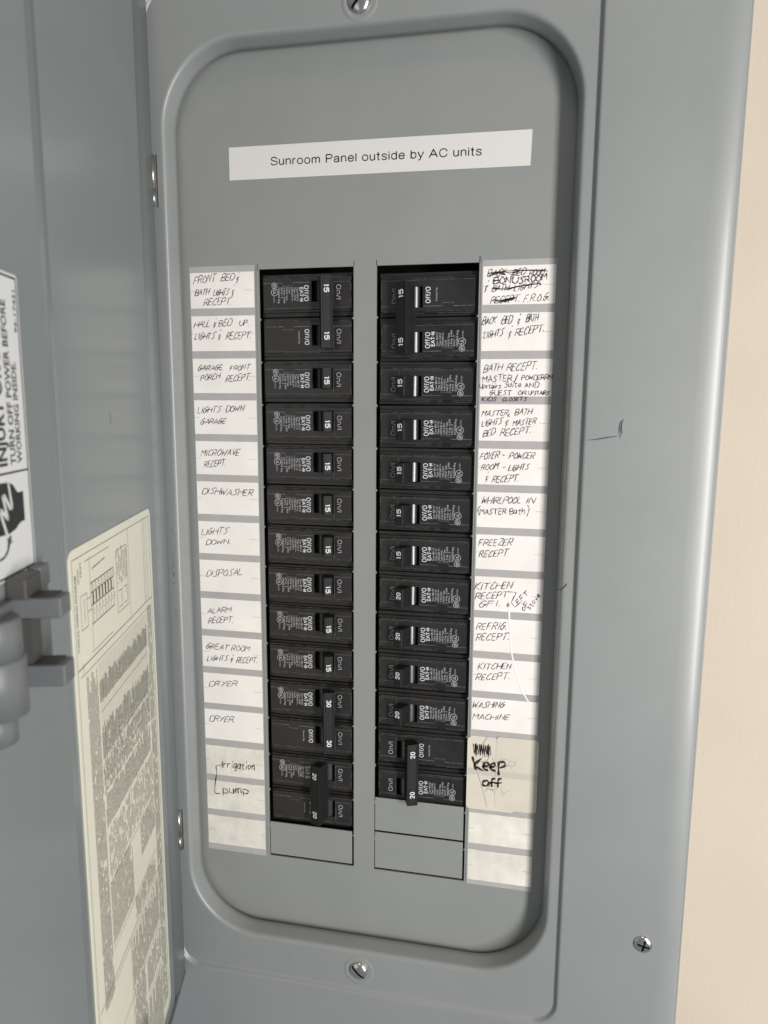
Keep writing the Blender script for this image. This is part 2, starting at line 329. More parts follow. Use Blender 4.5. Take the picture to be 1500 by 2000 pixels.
# hinges --------------------------------------------------------------
def hinge(z0, z1):
    m = MB(); x, y, r = -57.4, -16.6, 1.55
    for a_, b_ in ((z0, z0+(z1-z0)*.33), (z0+(z1-z0)*.335, z1)):
        m.loops([[(x+rr*math.cos(2*math.pi*j/20), y+rr*math.sin(2*math.pi*j/20), zz) for j in range(20)] for rr, zz in ((.2, a_), (r, a_), (r, b_), (.2, b_))], PINM, smooths=[False, True, False])
    m.box(x+1.5, x+2.3, -15.15, -15.0, z0-.8, z1+.8, SCUFF)
    loc0(fixn(m.build('hinge', panel)))
hinge(38, 65.5); hinge(-370.5, -343)

# marks on the paint ----------------------------------------------------
def strokes(name, lst, m_, wd, y, parent, lab=None):
    m = MB()
    for pts in lst: m.stroke(pts, wd, m_, y=y)
    return loc0(m.build(name, parent, lab, 'stuff' if name in ('paint_scuff', 'paint_chip') else None))
strokes('pen_mark', [[(192.6, -93.9), (197, -93.4), (202, -92.4), (207.6, -91.5)]], PENB, .55, -17.53, panel, 'thin pen line on the cover')
strokes('pen_mark', [[(210.5, -82.4), (209.0, -84.2), (208.3, -86.6), (208.4, -89.3), (209.0, -92.2)], [(209.2, -83.6), (209.6, -86.5), (209.2, -89.0), (209.9, -90.4)],
                     [(208.6, -84.6), (208.6, -87.5), (208.8, -90.6)], [(210.1, -83.2), (209.3, -86.5), (210.1, -89.5), (209.0, -93.0)]], PENB, .42, -17.53, panel, 'short thick pen tick on the cover')
strokes('pen_mark', [[(180.4, -178.6), (182.4, -178.0), (184.2, -176.4), (185.2, -174.6)]], INK, 1.0, -15.12, panel, 'curved pen tick beside the opening')
scl = []
for zc, n_ in ((-154.5, 5), (-169, 7), (-176, 7), (-183, 8), (-189, 5), (-207.5, 6)):
    for i in range(n_):
        z = zc+random.gauss(0, 1.4); x = -54.9+random.gauss(0, .6); scl.append([(x, z), (x+random.uniform(-.7, .7), z+random.uniform(-1.2, 1.2))])
strokes('paint_scuff', scl, SCUFF, .35, -15.04, panel, 'dark scuffs beside the hinge side')
ch = []
for x, z in ((20, -451.2), (140, -446), (22, -437), (-20, -434), (150, -449), (88, -452), (-54.6, 3), (-54.8, -1), (-54.7, -40), (-54.5, -46)):
    for i in range(2):
        xx = x+random.gauss(0, .3); zz = z+random.gauss(0, .6); ch.append([(xx, zz), (xx+random.uniform(-.5, .5), zz+random.uniform(.2, .9))])
strokes('paint_chip', ch, CHIP, .22, -15.04, panel, 'tiny pale chips in the paint')

# ------------------------------------------------------------------ door
H0 = Vector((-58, -16.5, 0)); DU = Vector((.2587, -.96596, 0)); DN = Vector((.96596, .2587, 0))
def D(p):   # (s along the door from the hinge, t out of its inner face, z)
    return H0+DU*p.x+DN*p.y+Vector((0, 0, p.z))
DZ0, DZ1 = -461.5, 158
door = MB()
prof = [(1.5, -2.2), (1.2, 0), (2.0, 1.2), (3.2, 1.5), (17.5, 1.5), (19.5, 1.3), (22, .6), (24.5, .1), (27, 0), (160, 0), (162.5, .02), (164, .35), (165.5, .02), (168, -.3), (306, -.3), (308, .2), (309.5, 2.5), (310, 11), (311.5, 11), (311.6, -2.2)]
ring = [[(s_, t_, z) for s_, t_ in prof] for z in (DZ0, DZ1)]
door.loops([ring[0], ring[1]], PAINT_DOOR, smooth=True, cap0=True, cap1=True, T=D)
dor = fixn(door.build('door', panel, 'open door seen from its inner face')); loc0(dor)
# sharp at the flats, soft at the folds
for p in dor.data.polygons: p.use_smooth = p.area < 16e-6*620*.9 if len(p.vertices) == 4 else False
ri = MB(); ri.box(1.6, 309, 0.05, 2.0, DZ0, DZ0+1.2, PAINT_DOOR, T=D, bev=.3)
loc0(ri.build('door_flange', panel))
mk = MB(); mk.stroke([(98.6, -79.8), (97.6, -81.6), (98.2, -84.4), (99, -84.8)], 1.0, PEN, y=0, T=lambda p: D(Vector((p.x, .04, p.z))))
loc0(mk.build('pen_mark', panel, 'short pen dash on the open door'))

# latch ------------------------------------------------------------------
def part_door(mb, name, parent, lab=None):
    o = mb.build(name, parent, lab); fixn(o); return o
latch = MB(); latch.box(187.5, 240, 0, 3.2, -170, -138, PLAST, T=D, bev=.8, seg=2)
latch.box(189, 197, 0, 4.5, -139, -131.5, PLAST, T=D, bev=.6, seg=2)
lt = part_door(latch, 'latch', panel); loc0(lt)
def lpart(mb, name):
    o = mb.build(name, lt); fixn(o); return o
m = MB(); m.box(196.8, 203, 3.0, 3.3, -161, -147.5, PLAST_SHADE, T=D); m.box(201.5, 214, .2, 6.5, -138.5, -131.5, PLAST_SHADE, T=D, bev=.4); m.box(203.5, 211, 3.0, 6.0, -161.2, -145.8, PLAST_SHADE, T=D); lpart(m, 'latch_slot_shade')  # dark boxes paint the shade of the slot and the gap above it
for z0, z1 in ((-145.6, -138.6), (-169.2, -161.6)):
    m = MB(); m.box(202.5, 211.5, 1, 16.2, z0, z1, PLAST, T=D, bev=.7, seg=3)
    m.box(202.2, 211.6, 1.5, 13.5, z1-.1, z1+.25, PLAST_SHADE, T=D); lpart(m, 'latch_prong')  # thin dark cap paints the shadow on the prong's top face
m = MB()
for s_, t_, r_, za, zb in ((225, 0, 8.6, -154, -141.0), (225, 0, 9.4, -172, -153.5), (226, -1, 7.0, -181, -172)):
    m.loops([[(s_+rr*math.cos(2*math.pi*j/40), t_+rr*math.sin(2*math.pi*j/40), zz) for j in range(40)] for rr, zz in ((.1, zb), (r_-.8, zb), (r_, zb-.8), (r_, za), (.1, za))], PLAST, smooths=[False, True, True, False], T=D)
lpart(m, 'latch_knob')

# warning label on the door ---------------------------------------------
def Dl(p, t): return D(Vector((p.x, t, p.z)))
warn = empty('warning_label', tuple(D(Vector((215, 0, -133)))), 'pale safety warning label with black lettering and a shock symbol on the upper door', 'label')
def on_door(o, th):
    o.matrix_parent_inverse = Matrix.Translation([-c for c in th.location]); return o
TS = -.3
def Tw(t_): return lambda p: D(Vector((p.x, TS+t_, p.z)))
m = MB(); m.add([(x, 0, z) for x, y, z in rrect(189.2, 240, -132.6, -33.6, 1.2, 0, 4)], [list(range(20))], WARN, T=Tw(.15))
on_door(m.build('label_sheet', warn), warn)
m = MB()
def fr(mb, s0, s1, z0, z1, wd, ink, T):
    for a_, b_ in (((s0, z0), (s1, z0)), ((s1, z0), (s1, z1)), ((s1, z1), (s0, z1)), ((s0, z1), (s0, z0))): mb.stroke([a_, b_], wd, ink, T=T, taper=False)
fr(m, 190.4, 239, -98.2, -34.8, .7, INK, Tw(.2)); fr(m, 190.4, 239, -131.6, -98.2, .7, INK, Tw(.2)); on_door(m.build('border_line', warn), warn)
m = MB(); tu = lambda txt, s_, z, ln, cap, b_=.02, ink=INK, mb=None, t_=.22: text(mb, txt, (s_, 0, z), (0, 0, 1), (1, 0, 0), ln, cap, ink, b_, T=Tw(t_), off=0)
tu('WORKING INSIDE.', 194.6, -95.6, 33.5, 3.6, mb=m); tu('TURN OFF POWER BEFORE', 199.2, -95.8, 53.0, 3.9, mb=m)
tu('INJURY OR DEATH.', 205.6, -95.8, 56, 6.0, .03, mb=m); tu('96-17431', 191.6, -52.5, 13.8, 1.9, mb=m)
on_door(m.build('lettering', warn), warn)
m = MB()
blob = [(226, -101.5), (212, -100.9), (205.5, -101.2), (202.5, -102.4), (200.6, -104.4), (199.6, -105.2), (195.6, -105.2), (195.6, -115.2), (198.2, -115.3), (200.2, -115.8), (202.5, -117.0), (207.5, -117.9), (215, -117.6), (226, -116)]
m.add([(x, 0, z) for x, z in blob], [list(range(len(blob)))], INK, T=Tw(.22))
bolt = [(206.2, -100.6), (204.6, -109.4), (206.0, -109.6), (209.4, -105.2), (210.6, -105.4), (208.0, -112.8), (212.2, -109.6), (213.0, -110.0), (209.2, -118.4)]
for a_, b_ in zip(bolt[:-1], bolt[1:]): m.stroke([a_, b_], 1.3, WARN, T=Tw(.26), taper=False)
m.stroke([(207.2, -119.0), (208.4, -120.8), (209.6, -123.2), (212.2, -124.8), (217, -125.2)], 1.6, INK, T=Tw(.22)); m.stroke([(206.0, -120.6), (208.4, -120.9), (209.4, -119.0)], .9, INK, T=Tw(.22))
on_door(m.build('shock_symbol', warn), warn)

# wiring diagram label -----------------------------------------------------
wd_ = empty('wiring_diagram_label', tuple(D(Vector((100, 0, -448)))), 'tall cream wiring diagram label densely printed, stuck on the lower door near the hinge', 'label')
A0, A1, B0, B1 = 38.0, 161.0, -448.0, -134.0
m = MB(); m.add([(x, 0, z) for x, y, z in rrect(A0, A1, B0, B1, 5, 0, 6)], [list(range(28))], CREAM, T=lambda p: D(Vector((p.x, .45, p.z))))
rr = rrect(A0, A1, B0, B1, 5, 0, 6); m.loops([[(x, .02, z) for x, y, z in rr], [(x, .45, z) for x, y, z in rr]], CREAM, T=D)
on_door(m.build('label_sheet', wd_), wd_)
Td = lambda p: D(Vector((p.x, .52, p.z)))
m = MB(); S = lambda pts, w_=.28, ink=INK_G: m.stroke(pts, w_, ink, T=Td, taper=False)
fr(m, 42, 158.2, -446, -138.2, .3, INK_G, Td)
S([(158.2, -184.8), (42, -184.8)], .45); S([(155, -188.6), (47, -188.6)]); S([(152, -183), (152, -188.6)])
for s_ in (82, 55, 52, 48): S([(s_, -138.2), (s_, -184.8)], .25)
S([(144, -141.5), (112, -141.5)]); S([(138.4, -140.5), (138.4, -182)], .25); S([(140, -182.5), (112, -182.5)])
fr(m, 143.4, 151, -169.5, -155, .3, INK_G, Td); fr(m, 85, 102.5, -176.3, -145.7, .3, INK_G, Td)
for z in (-152.4, -156.6, -162.2, -170.6): S([(138, z), (107, z)], .4, INK)
for k in range(8):
    s_ = 136.5-k*4.1; S([(s_, -152.4), (s_, -170.6)], .3); 
    if k < 7: m.stroke([(s_-1.0, -157.0), (s_-1.0, -161.8)], 1.2, INK, T=Td, taper=False)
    for z in (-154.6, -165.6): S([(s_, z+1.2), (s_-1.8, z+.6), (s_-1.2, z-.6), (s_-3, z-1.6)], .22)
S([(143, -158), (138, -158)]); S([(143, -163.5), (138, -163.5)])
m.stroke([(136, -146.5), (134, -147.3), (134, -145.6), (136, -146.5)], .3, INK, T=Td); S([(134, -146.4), (118, -145.2)], .5)
for k in range(2):
    S([(100-k*8, -166), (95-k*8, -166), (95-k*8, -168), (97-k*8, -169), (95-k*8, -170), (95-k*8, -174), (100-k*8, -174)], .4)
on_door(m.build('diagram_line', wd_, 'thin diagram lines and boxes', 'stuff'), wd_)
m = MB()
text(m, 'TYPICAL WIRING DIAGRAM', (154.6, 0, -177.5), (0, 0, 1), (1, 0, 0), 32.5, 2.0, INK_G, .012, T=Td, off=0)
text(m, 'MAIN LUGS', (146.4, 0, -167), (0, 0, 1), (1, 0, 0), 10, 1.1, INK_G, .0, T=Td, off=0)
text(m, 'TRIM', (148, 0, -147.5), (0, 0, 1), (1, 0, 0), 6.5, 2.0, INK_G, .0, T=Td, off=0)
text(m, 'OPTION', (151.2, 0, -149.5), (0, 0, 1), (1, 0, 0), 6.5, 2.0, INK_G, .0, T=Td, off=0)
on_door(m.build('lettering', wd_), wd_)
m = MB()
INK_F = mat('fine_ink', (.17, .165, .15), .6)
def fine(s0, s1, z0, z1, pitch=1.35, th=.62, dens=.85, ink=INK_F):
    s_ = s0
    while s_ < s1:
        z = z0+random.uniform(0, 1)
        end = z1 if random.random() < .75 else z1-random.uniform(0, .35)*(z1-z0)
        while z < end:
            ln = random.choice((.8, 1.4, 2.0, 2.8))
            if random.random() < dens:
                # each word is a few uneven upright ticks
                q = z
                while q < z+ln:
                    h_ = random.choice((.8, .9, 1)); w2 = random.uniform(.4, 1.1)
                    m.add([(s_, 0, q), (s_+th*h_, 0, q), (s_+th*h_, 0, q+w2), (s_, 0, q+w2)], [(0,1,2,3)], ink, T=Td); q += w2+.13
            z += ln+.42
        s_ += pitch
fine(136.5, 149, -352, -192, 1.5, .8, .95); fine(44.5, 55, -440, -189, 1.5, .75, .9); fine(86, 101, -163, -147, 2.4, .8)
for a_ in range(0, 40):
    s_ = 133.5-a_*2.0
    m.add([(s_, 0, -243), (s_+.16, 0, -243), (s_+.16, 0, -190), (s_, 0, -190)], [(0,1,2,3)], INK_G, T=Td)
fine(56, 134, -209, -199, 1.25, .8, 1.0)
fine(56, 134, -236, -222, 1.25, .75, .95); fine(56, 134, -253, -238, 1.3, .7, .9); fine(58, 134, -270, -255, 1.4, .75, 1.0); fine(56, 134, -296, -273, 1.5, .6, .8)
fine(100, 134, -330, -298, 1.45, .7, .95); fine(56, 84, -318, -299, 1.45, .7, .9); fine(60, 98, -345, -334, 1.45, .7, .9); fine(56, 108, -378, -352, 1.4, .7, .95)
fine(88, 108, -446, -380, 1.5, .75, .95); fine(56, 84, -402, -384, 1.5, .7, .9); fine(56, 106, -446, -408, 1.5, .75, 1.0); fine(110, 132, -446, -424, 1.5, .7, .9)
on_door(m.build('fine_print', wd_, kind='stuff'), wd_)
m = MB(); S = lambda pts, w_=.28, ink=INK_G: m.stroke(pts, w_, ink, T=Td, taper=False)
for z in (-213, -246, -298, -332, -349, -380, -405): S([(134, z), (56, z)], .25)
S([(156, -346), (44, -346)], .4); S([(156, -420), (110, -420)], .4); S([(110, -346), (110, -420)], .2)
on_door(m.build('table_line', wd_, kind='stuff'), wd_)

# ------------------------------------------------------------------ handwriting
G = {  # stroke font: digit pairs on a 6 x 6 grid (x, y); ~ marks a curved stroke
 'A': '00 36 60;12 52', 'B': '00 06;~06 46 55 43 03;~03 53 61 30 00', 'C': '~55 36 14 02 10 30 51', 'D': '00 06;~06 46 63 40 00', 'E': '46 06 00 50;03 43',
 'F': '00 06 56;03 43', 'G': '~56 36 14 02 10 30 42;42 43;23 63 52 41', 'H': '00 06;60 66;03 63', 'I': '10 16', 'K': '00 06;56 03 60', 'L': '06 00 50', 'M': '00 06 33 66 60',
 'N': '00 06 50 56', 'O': '~36 14 02 20 40 62 54 36', 'P': '00 06;~06 46 55 43 03', 'R': '00 06;~06 46 55 43 03;23 60', 'S': '~66 46 25 24 43 41 20 00',
 'T': '30 36;06 76', 'U': '~06 02 20 40 62 66', 'V': '06 30 66', 'W': '06 10 34 50 76', 'X': '00 66;06 60', 'Y': '06 33;66 10', 'Z': '06 66 00 60', '.': '00 10', ',': '11 0:',
 '-': '13 53', '/': '0: 67', '(': '~37 15 12 3:', ')': '~27 45 42 2:', '*': '12 54;14 52;35 31', 'J': '~46 41 20 01', 'i': '10 14;16 17',
 '&': '~44 24 13 33 12 21 41;28 29;31 2:', 'a': '~44 14 01 20 43 44 40', 't': '25 20 40;04 44', 'h': '06 00;~02 24 44 40', 'g': '~44 14 01 20 43 44 4: 1:', 'o': '~24 02 20 42 24',
 'n': '04 00;~02 24 44 40', 'p': '04 0:;~04 34 52 30 01', 'u': '~04 01 20 41 44;44 40', 'm': '04 00;~02 14 24 20;~22 34 54 50', 'r': '04 00;~02 14 44', 's': '~44 14 13 32 31 00',
 'e': '~02 42 34 13 01 20 41', 'v': '04 20 44', 'f': '~56 36 24 20;04 44', 'q': '~44 14 01 20 43 44 4:', 'k': '06 00;44 02 40', 'w': '04 10 33 50 64', 'I_': '30 36;16 56;10 50'}
WID = {'I': 2.4, '.': 2.4, ',': 2.4, 'i': 2.6, 'L': 5, 'E': 5.4, 'D': 5.4, 'M': 7, 'W': 8, 'w': 7, 'm': 6, '&': 6, ' ': 4, '-': 6, 't': 5, 'r': 5, 'f': 5, '(': 4, ')': 4, 'T': 7}
def parse(ch):
    out = []
    for st in G[ch].split(';'):
        cur = st.startswith('~'); pts = []
        for tk in st.lstrip('~').split():
            x = int(tk[0]); y = {':': -2}.get(tk[1], int(tk[1]) if tk[1].isdigit() else 0); pts.append((x, y))
        out.append((cur, pts))
    return out
def write(mb, txt, x0, z0, x1, z1, h, wd=.42, ink=PEN, slant=.42, y=-.30, jit=.05):
    adv = [WID.get(c, 6.0) if not c.islower() or c in WID else 5.2 for c in txt]; tot = sum(adv)-0.9+.9*(len(txt)-1)
    ux, uz = x1-x0, z1-z0; ln = math.hypot(ux, uz); ux /= ln; uz /= ln; sx = ln/max(tot, 1); sy = h*1.08/6.0; cx = 0
    for c, ad in zip(txt, adv):
        if c != ' ':
            sh = random.uniform(.9, 1.08); dy = random.uniform(-.3, .3); sl = slant+random.uniform(-.05, .05)
            for cur, pts in parse(c):
                P = [(px+random.gauss(0, jit*4), py+random.gauss(0, jit*4)) for px, py in pts]
                if cur: P = smooth_pts(P)
                elif len(P) > 1:
                    Q = []
                    for i in range(len(P)-1):
                        a_, b_ = P[i], P[i+1]; bow = random.gauss(0, .12)
                        for k in range(3):
                            t_ = k/3; Q.append((a_[0]+(b_[0]-a_[0])*t_+bow*math.sin(t_*math.pi), a_[1]+(b_[1]-a_[1])*t_+bow*math.sin(t_*math.pi)))
                    Q.append(P[-1]); P = Q
                W = []
                for px, py in P:
                    gx = (cx+px)*sx; gy = (py*sh+dy)*sy; gx += gy*sl
                    W.append((x0+ux*gx-uz*gy, z0+uz*gx+ux*gy))
                mb.stroke(W, wd*random.uniform(.85, 1.1), ink, y=y)
        cx += ad+.9
LTOP, RTOP = 2.5, 1.2
#HAND-BEGIN
LTXT = {
 1: ('FRONT BED & BATH LIGHTS & RECEPT', [('FRONT', -42.0, -3.9, -28.1, -2.5, 3.8), ('BED', -24.3, -2.4, -16.6, -2.2, 3.5), ('&', -14.7, -2.8, -12.5, -2.6, 3.3), ('BATH', -41.4, -10.8, -32.7, -10.3, 3.4), ('LIGHTS', -29.6, -11.1, -20.1, -10.8, 3.3), ('&', -17.9, -10.8, -15.9, -10.6, 3.3), ('RECEPT.', -35.8, -16.7, -17.8, -16.1, 3.7)]),
 2: ('HALL & BED UP LIGHTS & RECEPT', [('HALL', -42.7, -29.5, -32.5, -29.0, 3.1), ('&', -30.5, -29.4, -28.2, -29.3, 3.0), ('BED', -26.8, -29.1, -18.9, -28.8, 3.3), ('UP.', -13.2, -29.0, -7.0, -28.6, 2.8), ('LIGHTS', -42.6, -36.8, -29.9, -36.5, 3.5), ('&', -27.2, -36.6, -25.2, -36.3, 3.0), ('RECEPT.', -22.1, -37.2, -5.7, -36.1, 3.6)]),
 3: ('GARAGE FRONT PORCH RECEPT', [('GARAGE', -41.0, -55.5, -25.2, -55.1, 2.7), ('FRONT', -20.1, -55.7, -7.4, -55.0, 2.8), ('PORCH', -39.5, -61.7, -27.2, -60.5, 3.1), ('RECEPT.', -22.8, -62.4, -6.7, -61.2, 3.4)]),
 4: ('LIGHTS DOWN GARAGE', [('LIGHTS', -42.3, -81.5, -27.3, -80.8, 3.4), ('DOWN', -23.3, -80.8, -11.7, -79.9, 3.2), ('GARAGE', -40.4, -88.5, -24.0, -88.0, 3.0)]),
 5: ('MICROWAVE RECEPT', [('MICROWAVE', -41.0, -108.3, -15.5, -107.4, 3.5), ('RECEPT.', -39.0, -115.7, -24.3, -114.0, 3.5)]),
 6: ('DISHWASHER', [('DISHWASHER', -41.0, -132.5, -7.5, -132.7, 3.7)]),
 7: ('LIGHTS DOWN', [('LIGHTS', -42.2, -159.0, -24.9, -157.6, 3.7), ('DOWN.', -39.4, -165.2, -22.5, -164.0, 2.7)]),
 8: ('DISPOSAL', [('DISPOSAL', -39.9, -186.6, -15.8, -184.1, 3.8)]),
 9: ('ALARM RECEPT', [('ALARM', -39.9, -211.0, -23.8, -209.2, 3.1), ('RECEPT.', -39.5, -217.7, -22.2, -215.9, 3.6)]),
 10: ('GREAT ROOM LIGHTS & RECEPT', [('GREAT', -41.8, -235.2, -26.4, -234.9, 3.4), ('ROOM', -24.1, -235.1, -11.9, -234.5, 3.3), ('LIGHTS', -41.2, -243.3, -27.0, -242.0, 3.0), ('&', -25.0, -242.2, -22.9, -242.1, 2.9), ('RECEPT.', -20.9, -243.4, -6.3, -242.0, 3.5)]),
 11: ('DRYER in its upper cell', [('DRYER', -40.4, -260.8, -21.0, -259.1, 3.3)]),
 12: ('DRYER in its lower cell', [('DRYER.', -41.0, -285.7, -22.8, -284.5, 3.8)]),
 13: ('Irrigation', [('Irrigation', -33.2, -317.9, -9.6, -316.5, 4.2, dict(wd=.5, ink=INK, slant=.15))], [([(-33.6, -316.0), (-37.0, -317.2), (-36.7, -321.8), (-38.0, -329.3), (-38.5, -336.7), (-34.6, -336.6)], 0.5, INK)]),
 14: ('pump', [('pump', -32.4, -336.1, -14.9, -334.8, 4.6, dict(wd=.55, ink=INK, slant=.05))]),
}
RTXT = {
 1: ('BONUSROOM F.R.O.G. over crossed-out words', [('BACK', 135.3, -4.5, 145.2, -3.7, 3.4, dict(wd=.45)), ('BED', 148.9, -4.2, 155.4, -3.9, 3.1, dict(wd=.45)), ('ROOM', 158.1, -4.6, 166.1, -4.0, 2.8, dict(wd=.45)), ('BONUS', 138.6, -8.3, 155.3, -8.3, 3.4, dict(wd=.6, ink=PURPLE, slant=.1)), ('ROOM', 156.3, -7.8, 167.9, -7.0, 3.0, dict(wd=.6, ink=PURPLE, slant=.1)), ('BATH', 138.0, -12.4, 146.8, -11.9, 2.9, dict(wd=.45)), ('LIGHTS', 150.3, -12.4, 163.0, -10.8, 2.6, dict(wd=.45)), ('&', 133.8, -11.6, 135.4, -11.5, 3.4, dict(wd=.45)), ('RECEPT.', 137.3, -19.0, 153.6, -18.0, 3.2, dict(wd=.45)), ('F.R.O.G.', 155.7, -18.5, 169.4, -17.4, 3.4, dict(wd=.45))], [([(136.7, -2.5), (145.7, -1.6), (155.4, -1.5), (168.4, -2.2)], 0.5, INK), ([(136.0, -3.7), (143.7, -2.2), (149.9, -2.4), (155.4, -1.3), (167.1, -1.9)], 0.5, INK), ([(136.4, -4.4), (139.5, -2.4), (145.4, -3.5), (142.3, -1.8)], 0.5, INK), ([(145.0, -1.9), (150.0, -3.7), (155.4, -1.7)], 0.35, PEN), ([(138.0, -10.9), (145.3, -11.1), (153.6, -9.9), (164.6, -8.5)], 0.5, INK), ([(138.7, -10.2), (146.7, -11.5), (152.2, -9.9), (160.5, -9.1), (164.9, -9.0), (164.0, -9.8)], 0.5, INK), ([(139.2, -16.8), (144.1, -17.3), (151.7, -15.5)], 0.5, INK), ([(139.9, -17.8), (145.5, -16.9), (151.4, -16.1), (141.4, -18.4), (148.3, -17.4), (151.1, -16.5)], 0.5, INK)]),
 2: ('BACK BED & BATH LIGHTS & RECEPT', [('BACK', 132.9, -30.8, 140.3, -29.9, 3.6, dict(wd=.45)), ('BED', 143.8, -30.3, 149.1, -29.7, 3.6, dict(wd=.45)), ('&', 152.6, -30.1, 154.2, -29.9, 3.5, dict(wd=.45)), ('BATH', 157.4, -29.8, 163.6, -28.4, 3.6, dict(wd=.45)), ('LIGHTS', 133.8, -38.2, 144.6, -36.7, 3.4, dict(wd=.45)), ('&', 147.7, -37.4, 149.4, -37.2, 3.4, dict(wd=.45)), ('RECEPT.', 151.6, -36.8, 167.5, -34.6, 3.6, dict(wd=.45))]),
 3: ('BATH RECEPT. MASTER POWDER RM and closets', [('BATH', 134.5, -57.0, 144.3, -56.0, 3.5, dict(wd=.45)), ('RECEPT.', 147.5, -56.3, 164.6, -55.2, 3.6, dict(wd=.45)), ('MASTER', 134.1, -62.6, 150.5, -61.7, 3.2, dict(slant=.12, wd=.42, ink=PURPLE)), ('/', 151.9, -62.2, 153.9, -61.9, 3.2, dict(slant=.12, wd=.42, ink=PURPLE)), ('POWDERRM', 156.1, -61.3, 172.9, -61.2, 2.4, dict(slant=.12, wd=.42, ink=PURPLE)), ('Upstairs', 132.6, -65.9, 144.6, -66.1, 2.3, dict(slant=.12, wd=.42, ink=PURPLE)), ('Suite', 146.7, -65.5, 155.9, -65.2, 2.7, dict(slant=.12, wd=.42, ink=PURPLE)), ('AND', 158.0, -65.7, 165.4, -65.2, 2.6, dict(slant=.12, wd=.42, ink=PURPLE)), ('GUEST', 138.5, -69.8, 150.7, -69.8, 2.5, dict(slant=.12, wd=.42, ink=PURPLE)), ('OR', 154.3, -69.6, 158.9, -69.6, 2.2, dict(slant=.12, wd=.42, ink=PURPLE)), ('UPSTAIRS', 160.3, -69.6, 171.3, -69.6, 2.0, dict(slant=.12, wd=.42, ink=PURPLE)), ('KIDS', 134.2, -73.3, 142.3, -73.1, 2.0, dict(slant=.12, wd=.42, ink=PURPLE)), ('CLOSETS', 145.9, -73.1, 159.3, -72.8, 1.8, dict(slant=.12, wd=.42, ink=PURPLE))]),
 4: ('MASTER BATH LIGHTS & MASTER BED RECEPT.', [('MASTER,', 134.0, -82.1, 150.0, -81.1, 3.0, dict(wd=.45)), ('BATH', 152.9, -81.1, 161.7, -80.6, 3.2, dict(wd=.45)), ('LIGHTS', 134.4, -88.0, 145.5, -86.2, 3.2, dict(wd=.45)), ('&', 147.6, -86.7, 149.3, -86.6, 3.2, dict(wd=.45)), ('MASTER', 151.9, -87.5, 164.6, -85.8, 3.0, dict(wd=.45)), ('BED', 135.3, -93.7, 141.4, -92.6, 3.2, dict(wd=.45)), ('RECEPT.', 145.0, -93.1, 162.5, -90.9, 3.3, dict(wd=.45))]),
 5: ('FOYER POWDER ROOM LIGHTS & RECEPT.', [('FOYER', 133.7, -106.9, 144.3, -105.9, 3.3, dict(wd=.45)), ('-', 145.8, -106.1, 148.0, -105.8, 2.9), ('POWDER', 150.5, -106.0, 164.4, -105.7, 3.1, dict(wd=.45)), ('ROOM', 134.6, -113.2, 144.2, -112.1, 3.1, dict(wd=.45)), ('-', 146.7, -112.7, 148.5, -112.4, 3.0), ('LIGHTS', 150.4, -113.3, 161.3, -112.1, 3.1, dict(wd=.45)), ('&', 137.1, -119.3, 138.8, -119.1, 3.4, dict(wd=.45)), ('RECEPT.', 141.1, -120.4, 156.5, -119.1, 3.5, dict(wd=.45))]),
 6: ('WHIRLPOOL IN (MASTER Bath)', [('WHIRLPOOL', 135.2, -132.7, 157.5, -131.8, 3.6, dict(wd=.45)), ('IN', 160.7, -131.5, 165.4, -131.8, 3.2, dict(wd=.45)), ('(', 133.0, -138.8, 134.7, -138.7, 3.5, dict(slant=.12, wd=.42, ink=PURPLE)), ('MASTER', 134.7, -139.3, 149.7, -138.5, 2.8, dict(slant=.12, wd=.42, ink=PURPLE)), ('Bath', 151.9, -138.5, 160.6, -137.9, 3.1, dict(slant=.12, wd=.42, ink=PURPLE)), (')', 160.9, -137.9, 162.5, -137.7, 3.7, dict(slant=.12, wd=.42, ink=PURPLE))]),
 7: ('FREEZER RECEPT.', [('FREEZER', 134.3, -158.2, 153.4, -156.8, 3.4, dict(wd=.45)), ('RECEPT.', 134.8, -165.0, 152.5, -163.4, 3.6, dict(wd=.45))]),
 8: ('KITCHEN RECEPT GFI with left of stove note', [('KITCHEN', 132.7, -185.2, 154.4, -182.9, 3.9, dict(wd=.45)), ('RECEPT', 133.2, -191.0, 152.0, -188.7, 3.4, dict(wd=.45)), ('GFI.', 135.6, -195.6, 148.7, -194.1, 3.3, dict(wd=.45)), ('*', 151.5, -195.7, 154.1, -195.3, 3.9, dict(slant=.12, wd=.42, ink=PURPLE)), ('LEFT', 157.0, -194.4, 164.9, -186.0, 2.7, dict(slant=.12, wd=.42, ink=PURPLE)), ('oF', 162.1, -196.4, 165.4, -191.7, 2.7, dict(slant=.12, wd=.42, ink=PURPLE)), ('stove', 165.8, -195.8, 171.4, -186.4, 2.6, dict(slant=.12, wd=.42, ink=PURPLE))], [([(152.3, -185.2), (156.7, -185.2), (157.1, -186.1), (155.8, -188.9), (154.6, -192.2)], 0.42, PURPLE)]),
 9: ('REFRIG. RECEPT.', [('REFRIG.', 134.3, -209.9, 152.4, -208.2, 3.8, dict(wd=.45)), ('RECEPT.', 134.4, -216.6, 154.1, -214.5, 3.8, dict(wd=.45))]),
 10: ('KITCHEN RECEPT. below REFRIG.', [('KITCHEN', 136.0, -234.8, 155.2, -232.9, 3.5, dict(wd=.45)), ('RECEPT.', 134.9, -241.8, 155.4, -239.2, 3.6, dict(wd=.45))]),
 11: ('WASHING MACHINE', [('WASHING', 133.1, -259.9, 152.2, -257.8, 3.6, dict(wd=.45)), ('MACHINE', 133.4, -267.3, 155.5, -265.5, 3.1, dict(wd=.45))]),
}
#HAND-END

